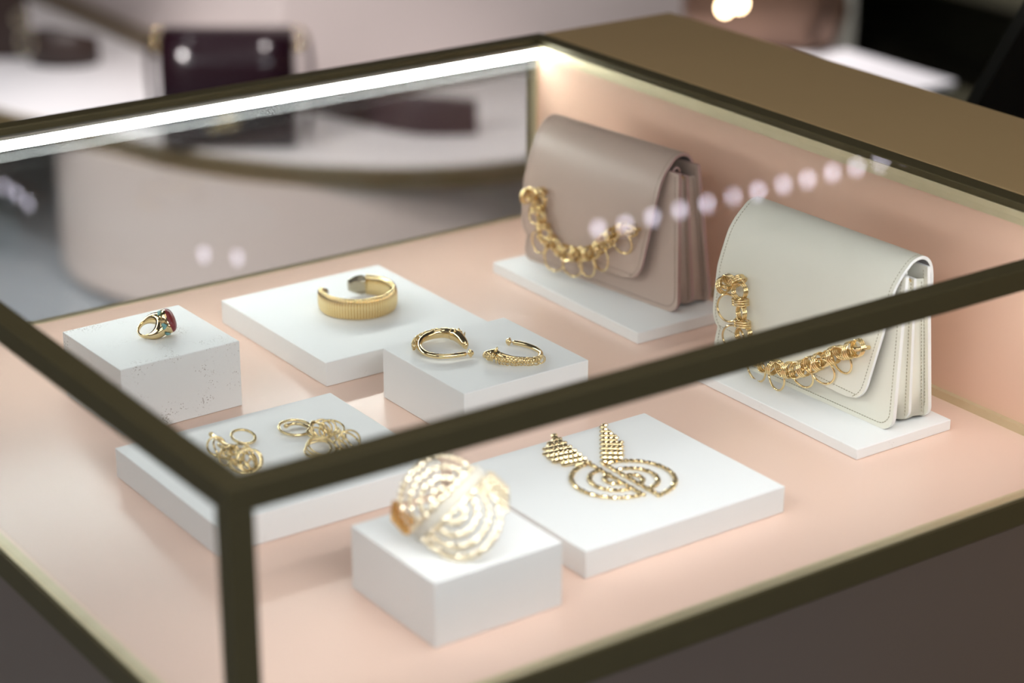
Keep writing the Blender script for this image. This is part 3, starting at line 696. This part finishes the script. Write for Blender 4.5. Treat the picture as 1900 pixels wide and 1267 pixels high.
def wide_cuff():
    zt = PL['wide'][4]; g = (CR*.70 + CU*.71).normalized(); tt = (CR*.71 - CU*.70).normalized(); n = -CF
    mid = at(828, 943, .0955); R = .042
    t = thing('wide_cuff', 'wide gold cuff bracelet of two half discs of curb links, propped on the front block', 'bracelet', (mid.x, mid.y, zt)); O = Vector((mid.x, mid.y, zt)); o = mid - O
    def S(u, v):
        a = u/R; p = o + g*(R*math.sin(a)) + n*(R*math.cos(a) - R)
        return p + tt*v if v > 0 else p + tt*(v*.80) + n*(v*.42)        # the upper half leans back
    def N(p): q = p - o - tt*((p-o).dot(tt)) + n*R; return q.normalized()
    for side, nm in ((-1, 'upper'), (1, 'lower')):
        gap = .0075*side; rad = .0355
        for r, name in ((rad, 'outer_arc'), (rad*.76, 'second_arc'), (rad*.50, 'third_arc'), (rad*.24, 'inner_arc')):
            b = MB(); P = []
            for i in range(31):
                a = PI*i/30; P.append(S(-r*math.cos(a), gap + side*r*math.sin(a)*1.02))
            curb(b, P, N, .0037, .0058); b.build(name, M['gold_pale'], t)
        b = MB(); curb(b, [S(u, gap) for u in [rad*(i/20*2-1) for i in range(21)]], N, .0030, .0058); b.build('straight_edge', M['gold_pale'], t)
        b = MB(); row_ = 0                       # leaf that wraps round the wrist, at opposite ends of the two halves
        for i in range(6):
            u = side*(.031 + i*.0042); f = i/5; wd = .030 - .010*f
            kk = max(1, round(wd/.0046))
            for k in range(kk):
                v = gap + side*((k + (.5 if row_ % 2 else 0))*.0046); p = S(u, v); nn = N(p); T = (S(u+.001, v) - p).normalized()
                n2 = (nn + T*.25).normalized(); t2 = (tt + T*.35); t2 = (t2 - n2*t2.dot(n2)).normalized(); b.ell(p, (t2, n2.cross(t2), n2), (.0029, .0021, .0015), 9, 6, 0, False)
            row_ += 1
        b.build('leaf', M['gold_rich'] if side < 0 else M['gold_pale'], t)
    b = MB(); vs = []                            # acrylic support strip under the cuff, seen through the slit
    for i in range(41):
        u = -.048 + .096*i/40
        for v, d in ((-.0062, .0020), (.0062, .0020), (.0062, .0032), (-.0062, .0032)): p = S(u, v); vs.append(p - N(p)*d)
    b.add(vs, [(i*4+k, i*4+(k+1) % 4, (i+1)*4+(k+1) % 4, (i+1)*4+k) for i in range(40) for k in range(4)] + [(0, 1, 2, 3), (160, 163, 162, 161)], 0, False)
    b.build('acrylic_support', mat('frosted_acrylic', (.62, .58, .50), .6, 0), t)
    mn = min((min(v.co.z for v in ch.data.vertices) for ch in t.children)); print('wide cuff min z', mn)
    t.location.z = zt + .0002 - mn
wide_cuff()

# ------------------------------------------------------------------ round podium with bags behind the case
ZT = -.52; FT = ZT - FL
podium = thing('round_podium', 'low round-fronted podium with white top and brass rim behind the case', 'podium', (1.75, 3.03, FL))
LOC = Vector((1.75, 3.03, 0))
def outline(pts, right):
    cv = smooth_path([Vector((x, y, 0)) for x, y in pts], 6)
    pl = [(p.x - LOC.x, p.y - LOC.y) for p in cv] + [(-.002, cv[-1].y + .02 - 3.03), (-.002, 3.028-3.03), (right[1][0]-1.75, 3.028-3.03)]
    return pl[::-1]
rim = [(2.06, 2.46)] + [(p.x, p.y) for p in (at(*q, ZT) for q in ((980, 292), (840, 306), (700, 309), (550, 302), (400, 286), (290, 266), (200, 244)))] + [(1.25, 3.38), (1.21, 3.55), (1.19, 3.8), (1.22, 4.3), (1.38, 4.9)]
top = [(2.06, 2.48)] + [(x + .010, y + .008) for x, y in rim[1:]]
drum = [(2.06, 2.54), (1.94, 2.53), (1.78, 2.57), (1.66, 2.63), (1.55, 2.72), (1.46, 2.84), (1.40, 2.96), (1.355, 3.08), (1.325, 3.20), (1.325, 3.32), (1.37, 3.46), (1.47, 3.68), (1.60, 3.95), (1.74, 4.25)]
rt = [None, (2.42, 0)]
b = MB(); b.prism(outline(top, rt), FT-.006, FT); b.build('top', M['white'], podium)
b = MB(); b.prism(outline(rim, rt), FT-.050, FT-.006); b.build('brass_rim', mottled('rim_brass', (.20, .15, .075), (.17, .125, .06), 4, .42, .5), podium)
b = MB(); b.prism(outline(drum, rt), .025, FT-.050, 0, True); b.build('drum', M['drum'], podium)
b = MB(); b.prism(outline([(min(x+.03, 1.745), y+.03) for x, y in drum], rt), 0.0, .025); b.build('plinth_recess', m_dark, podium)
ZP = ZT + .0004

def rounded_box(b, c, sx, sy, sz, r, mi=0, taper=1.0):
    n = 6; pts = []
    for (cx_, cy_, a0) in ((sx/2-r, sy/2-r, 0), (-sx/2+r, sy/2-r, PI/2), (-sx/2+r, -sy/2+r, PI), (sx/2-r, -sy/2+r, 1.5*PI)):
        for i in range(n+1): a = a0 + PI/2*i/n; pts.append((cx_ + r*math.cos(a), cy_ + r*math.sin(a)))
    m = len(pts)
    vs = [(c[0]+x, c[1]+y, c[2]) for x, y in pts] + [(c[0]+x*taper, c[1]+y*taper, c[2]+sz) for x, y in pts]
    b.add(vs, [list(range(m))[::-1], list(range(m, 2*m))], mi, False); b.add(vs, [(i, (i+1) % m, m+(i+1) % m, m+i) for i in range(m)], mi, True)
# plum shoulder bag
pb = at(425, 282, ZP); ang = math.atan2(-.575, .818) + r_(2)
bag = thing('shoulder_bag', 'glossy dark plum shoulder bag with round gold clasp on the podium', 'handbag', (pb.x + .04, pb.y + .06, ZP), ang)
b = MB(); vs = []; n = 40; hx = .130
prof = [(-.05, 0), (.05, 0), (.062, .02), (.066, .09), (.062, .17), (.045, .208), (.015, .222), (-.015, .222), (-.045, .208), (-.062, .17), (-.066, .09), (-.062, .02)]
K = len(prof); xs = [-hx, -hx+.006, 0, hx-.006, hx]
for i, x in enumerate(xs):
    s_ = .88 if i in (0, 4) else 1
    for y, z in prof: vs.append((x, y*s_, .004 + (z-.11)*(.96 if i in (0, 4) else 1) + .11))
b.add(vs, [(i*K+k, (i+1)*K+k, (i+1)*K+(k+1) % K, i*K+(k+1) % K) for i in range(4) for k in range(K)] + [list(range(K)), list(range(4*K, 5*K))[::-1]]); b.build('body', M['plum'], bag, .004)
b = MB(); fl = [(.03, .226), (0, .2305), (-.03, .226), (-.052, .212), (-.070, .172), (-.0745, .12), (-.073, .075)]
fp = smooth_path([Vector((0, y, z)) for y, z in fl], 4); vs = []
for i, p in enumerate(fp):
    wv = hx - .004 - (.03*max(0, (i-18)/6.)**2 if i > 18 else 0)
    for x in (-wv, -wv/2, 0, wv/2, wv): vs.append((x, p.y, p.z))
b.add(vs, [(i*5+k, i*5+k+1, (i+1)*5+k+1, (i+1)*5+k) for i in range(len(fp)-1) for k in range(4)]); o = b.build('flap', M['plum'], bag)
md = o.modifiers.new('thick', 'SOLIDIFY'); md.thickness = .004
b = MB(); b.ring((0, -.082, .075), (0, 1, .1), .020, .0045, 30, 8); b.ell((0, -.082, .075), ((1, 0, 0), (0, 1, 0), (0, 0, 1)), (.010, .005, .010)); b.ell((-.028, -.079, .052), ((1, 0, 0), (0, 1, 0), (0, 0, 1)), (.008, .004, .008)); b.build('gold_clasp', M['gold'], bag); bag.scale = (1.08, 1.08, 1.06)
for s in (-1, 1):
    b = MB(); b.ring((s*.136, 0, .215), (0, 1, .2), .016, .0035, 24, 8); b.ell((s*.136, 0, .195), ((1, 0, 0), (0, 1, 0), (0, 0, 1)), (.007,)*3); b.build('strap_ring', M['gold'], bag)
    b = MB(); b.tube(smooth_path([(s*.136, 0, .232), (s*.150, .01, .215), (s*.158, .02, .15), (s*.155, .02, .08), (s*.15, .01, .02)], 5), .009, 8, flat=.4); b.build('strap_end', M['plum2'], bag)
# broad strap standing on edge beside the bag
sp = [at(x, y, ZP) for x, y in ((572, 203), (610, 216), (660, 228), (715, 241), (770, 250), (830, 252), (886, 250))]
hgt = [.034, .046, .060, .076, .086, .082, .074]
c = sp[3]; C = Vector((c.x, c.y, ZP)); b = MB(); P = smooth_path([p - C for p in sp], 5); vs = []
for i, p in enumerate(P):
    h = interp(list(range(7)), hgt, i/5); q = Vector((.25, .1, 0))
    for dx, z in ((-.004, .0003), (.004, .0003), (.016, h), (.007, h)): vs.append((p.x + dx*.5, p.y + dx, z))
m = len(P); b.add(vs, [(i*4+k, i*4+(k+1) % 4, (i+1)*4+(k+1) % 4, (i+1)*4+k) for i in range(m-1) for k in range(4)] + [(0, 1, 2, 3), ((m-1)*4, (m-1)*4+3, (m-1)*4+2, (m-1)*4+1)])
o = b.build('bag_strap', M['plum2'], None, .002); o.location = C + Vector((0, 0, .0008)); tag(o, 'broad dark plum shoulder strap curving on edge across the podium top', 'strap')
# coiled belt and brown bag at the far left
p = at(138, 124, ZP)
belt = thing('coiled_belt', 'dark brown leather belt rolled into an oval coil on the podium', 'belt', (p.x, p.y + .05, ZP), ang); belt.scale = (1.12, 1.1, 1.25)
for k, (rx, ry) in enumerate(((.074, .05), (.066, .043), (.058, .036))):
    b = MB(); n = 44; vs = []
    for i in range(n):
        a = 2*PI*i/n
        for d, z in ((0, .001), (.004, .001), (.004, .055 + .02*math.cos(a+2)), (0, .055 + .02*math.cos(a+2))): vs.append(((rx-d)*math.cos(a), (ry-d)*math.sin(a), z))
    b.add(vs, [(i*4+k2, ((i+1) % n)*4+k2, ((i+1) % n)*4+(k2+1) % 4, i*4+(k2+1) % 4) for i in range(n) for k2 in range(4)]); b.build('belt_turn', M['brown'], belt)
b = MB(); b.ring((-.078, -.02, .045), (.4, 1, 0), .020, .004, 24, 8, sx=1.2); b.build('buckle', M['silver'], belt)
p = at(48, 112, ZP)
bb = thing('brown_bag', 'dark brown structured leather bag cut by the left edge of the view', 'handbag', (p.x, p.y + .08, ZP), ang)
b = MB(); rounded_box(b, (-.05, 0, .001), .19, .10, .20, .03, 0, .9); b.build('body', M['brown'], bb, .004)
b = MB(); b.tube(smooth_path([(-.10, -.02, .19), (-.09, -.02, .26), (-.03, -.02, .28), (.01, -.02, .24), (.02, -.02, .19)], 6), .008, 8); b.build('handle', M['brown'], bb)
b = MB(); b.ring((.035, -.05, .10), (0, 1, 0), .018, .004, 22, 7); b.build('buckle', M['silver'], bb)

# ------------------------------------------------------------------ white counter with bronze bag, dark shelving, screen
ct = thing('white_counter', 'small white counter with brightly lit top beyond the bronze cabinet', 'counter', (2.44, 2.4, FL))
hc = -.35 - FL
b = MB(); b.box((-.20, -.46, hc-.015), (.26, .22, hc)); b.build('top', M['white'], ct, .003)
b = MB(); b.box((-.18, -.44, 0), (.24, .20, hc-.015)); b.build('body', M['olive'], ct)
p = at(1430, 95, -.35)
cb = thing('bronze_bag', 'slouchy bronze leather bag with rounded side on the white counter', 'handbag', (p.x + .03, p.y + .06, -.35), ang - .15)
b = MB(); vs = []; n = 36; secs = [(0, .150, .060), (.01, .165, .075), (.08, .178, .085), (.16, .170, .080), (.22, .150, .062), (.26, .125, .04), (.275, .10, .022)]
for z, rx, ry in secs:
    for i in range(n):
        a = 2*PI*i/n; q = .7; X = abs(math.cos(a))**q*(1 if math.cos(a) > 0 else -1); Y = abs(math.sin(a))**q*(1 if math.sin(a) > 0 else -1)
        w_ = 1 + .03*math.sin(5*a + z*30); vs.append((rx*X*w_, ry*Y*w_, z + .001))
b.add(vs, [(j*n+i, j*n+(i+1) % n, (j+1)*n+(i+1) % n, (j+1)*n+i) for j in range(len(secs)-1) for i in range(n)] + [list(range(n))[::-1], list(range((len(secs)-1)*n, len(secs)*n))]); b.build('body', M['copper'], cb)
b = MB(); b.tube(smooth_path([(.08, -.07, .22), (.13, -.08, .15), (.125, -.088, .08), (.10, -.09, .03)], 6), .008, 8, flat=.5); b.build('side_strap', M['brown'], cb)
b = MB(); b.tube(smooth_path([(-.10, 0, .26), (-.07, 0, .36), (.0, 0, .40), (.07, 0, .36), (.10, 0, .26)], 6), .009, 8); b.build('handle', M['copper'], cb)
for q, lb in (((1345, 14), 'left warm glowing lamp of the pair above the bronze bag'), ((1372, 6), 'right warm glowing lamp of the pair above the bronze bag')):
    p = at(*q, -.10); t = thing('glow_lamp', lb, 'lamp', (p.x, p.y, -.10), 0, 'pair of warm lamps by the bronze bag')
    b = MB(); b.ell((0, 0, 0), ((1, 0, 0), (0, 1, 0), (0, 0, 1)), (.014, .014, .016)); b.build('bulb', M['warm'], t)
    b = MB(); b.tube([(0, 0, .014), (0, 0, .05)], .008, 8); b.tube([(0, 0, .05), (0, 0, CE + .1)], .0012, 5); b.build('stem', M['track'], t)
sh = thing('dark_shelving', 'dark olive wall shelving with horizontal boards at the back right', 'shelf', (3.75, 2.9, FL))
b = MB(); b.box((.35, -2.2, 0), (.40, 1.2, 1.9)); b.build('back_board', M['olive'], sh)
for z in (.12, .42, .72, 1.02, 1.4):
    b = MB(); b.box((0, -2.2, z), (.35, 1.2, z+.03)); b.build('shelf_board', M['olive'], sh)
sd = thing('side_counter', 'narrow dark counter behind the bronze cabinet carrying the black screen', 'counter', (1.34, .3, FL))
b = MB(); b.box((-.03, -.5, 0), (.3, .12, .68)); b.build('body', M['bezel'], sd)
b = MB(); b.box((-.035, -.51, .68), (.31, .13, .695)); b.build('top', M['bezel'], sd)
scn = thing('tilted_screen', 'large black screen tilted beside the cabinet at the right edge', 'screen', (1.25, .30, .03))
e = Vector((0, -.0749, .1329)).normalized(); f_ = Vector((0, -e.z, e.y)); c0 = Vector((0, .5613-.30, .146-.03)) - e*.1
def slab(nm, a0, a1, b0, b1, x0, x1, m):
    b = MB(); q = [c0 + e*a + f_*(-s) for a, s in ((a0, -b0), (a1, -b0), (a1, -b1), (a0, -b1))]
    vs = [(x0, p.y, p.z) for p in q] + [(x1, p.y, p.z) for p in q]
    b.add(vs, [(0, 1, 2, 3), (7, 6, 5, 4), (0, 4, 5, 1), (1, 5, 6, 2), (2, 6, 7, 3), (3, 7, 4, 0)], 0, False); b.build(nm, m, scn, .001)
slab('bezel', .04, .62, 0, .46, 0, .02, M['bezel'])
slab('display', .06, .60, .016, .444, -.001, 0, M['black'])
b = MB(); b.box((.021, -.12, 0.0005), (.10, .06, .012)); b.tube([(.06, -.03, .01), (.03, -.10, .16)], .012, 8); b.build('stand', M['bezel'], scn)
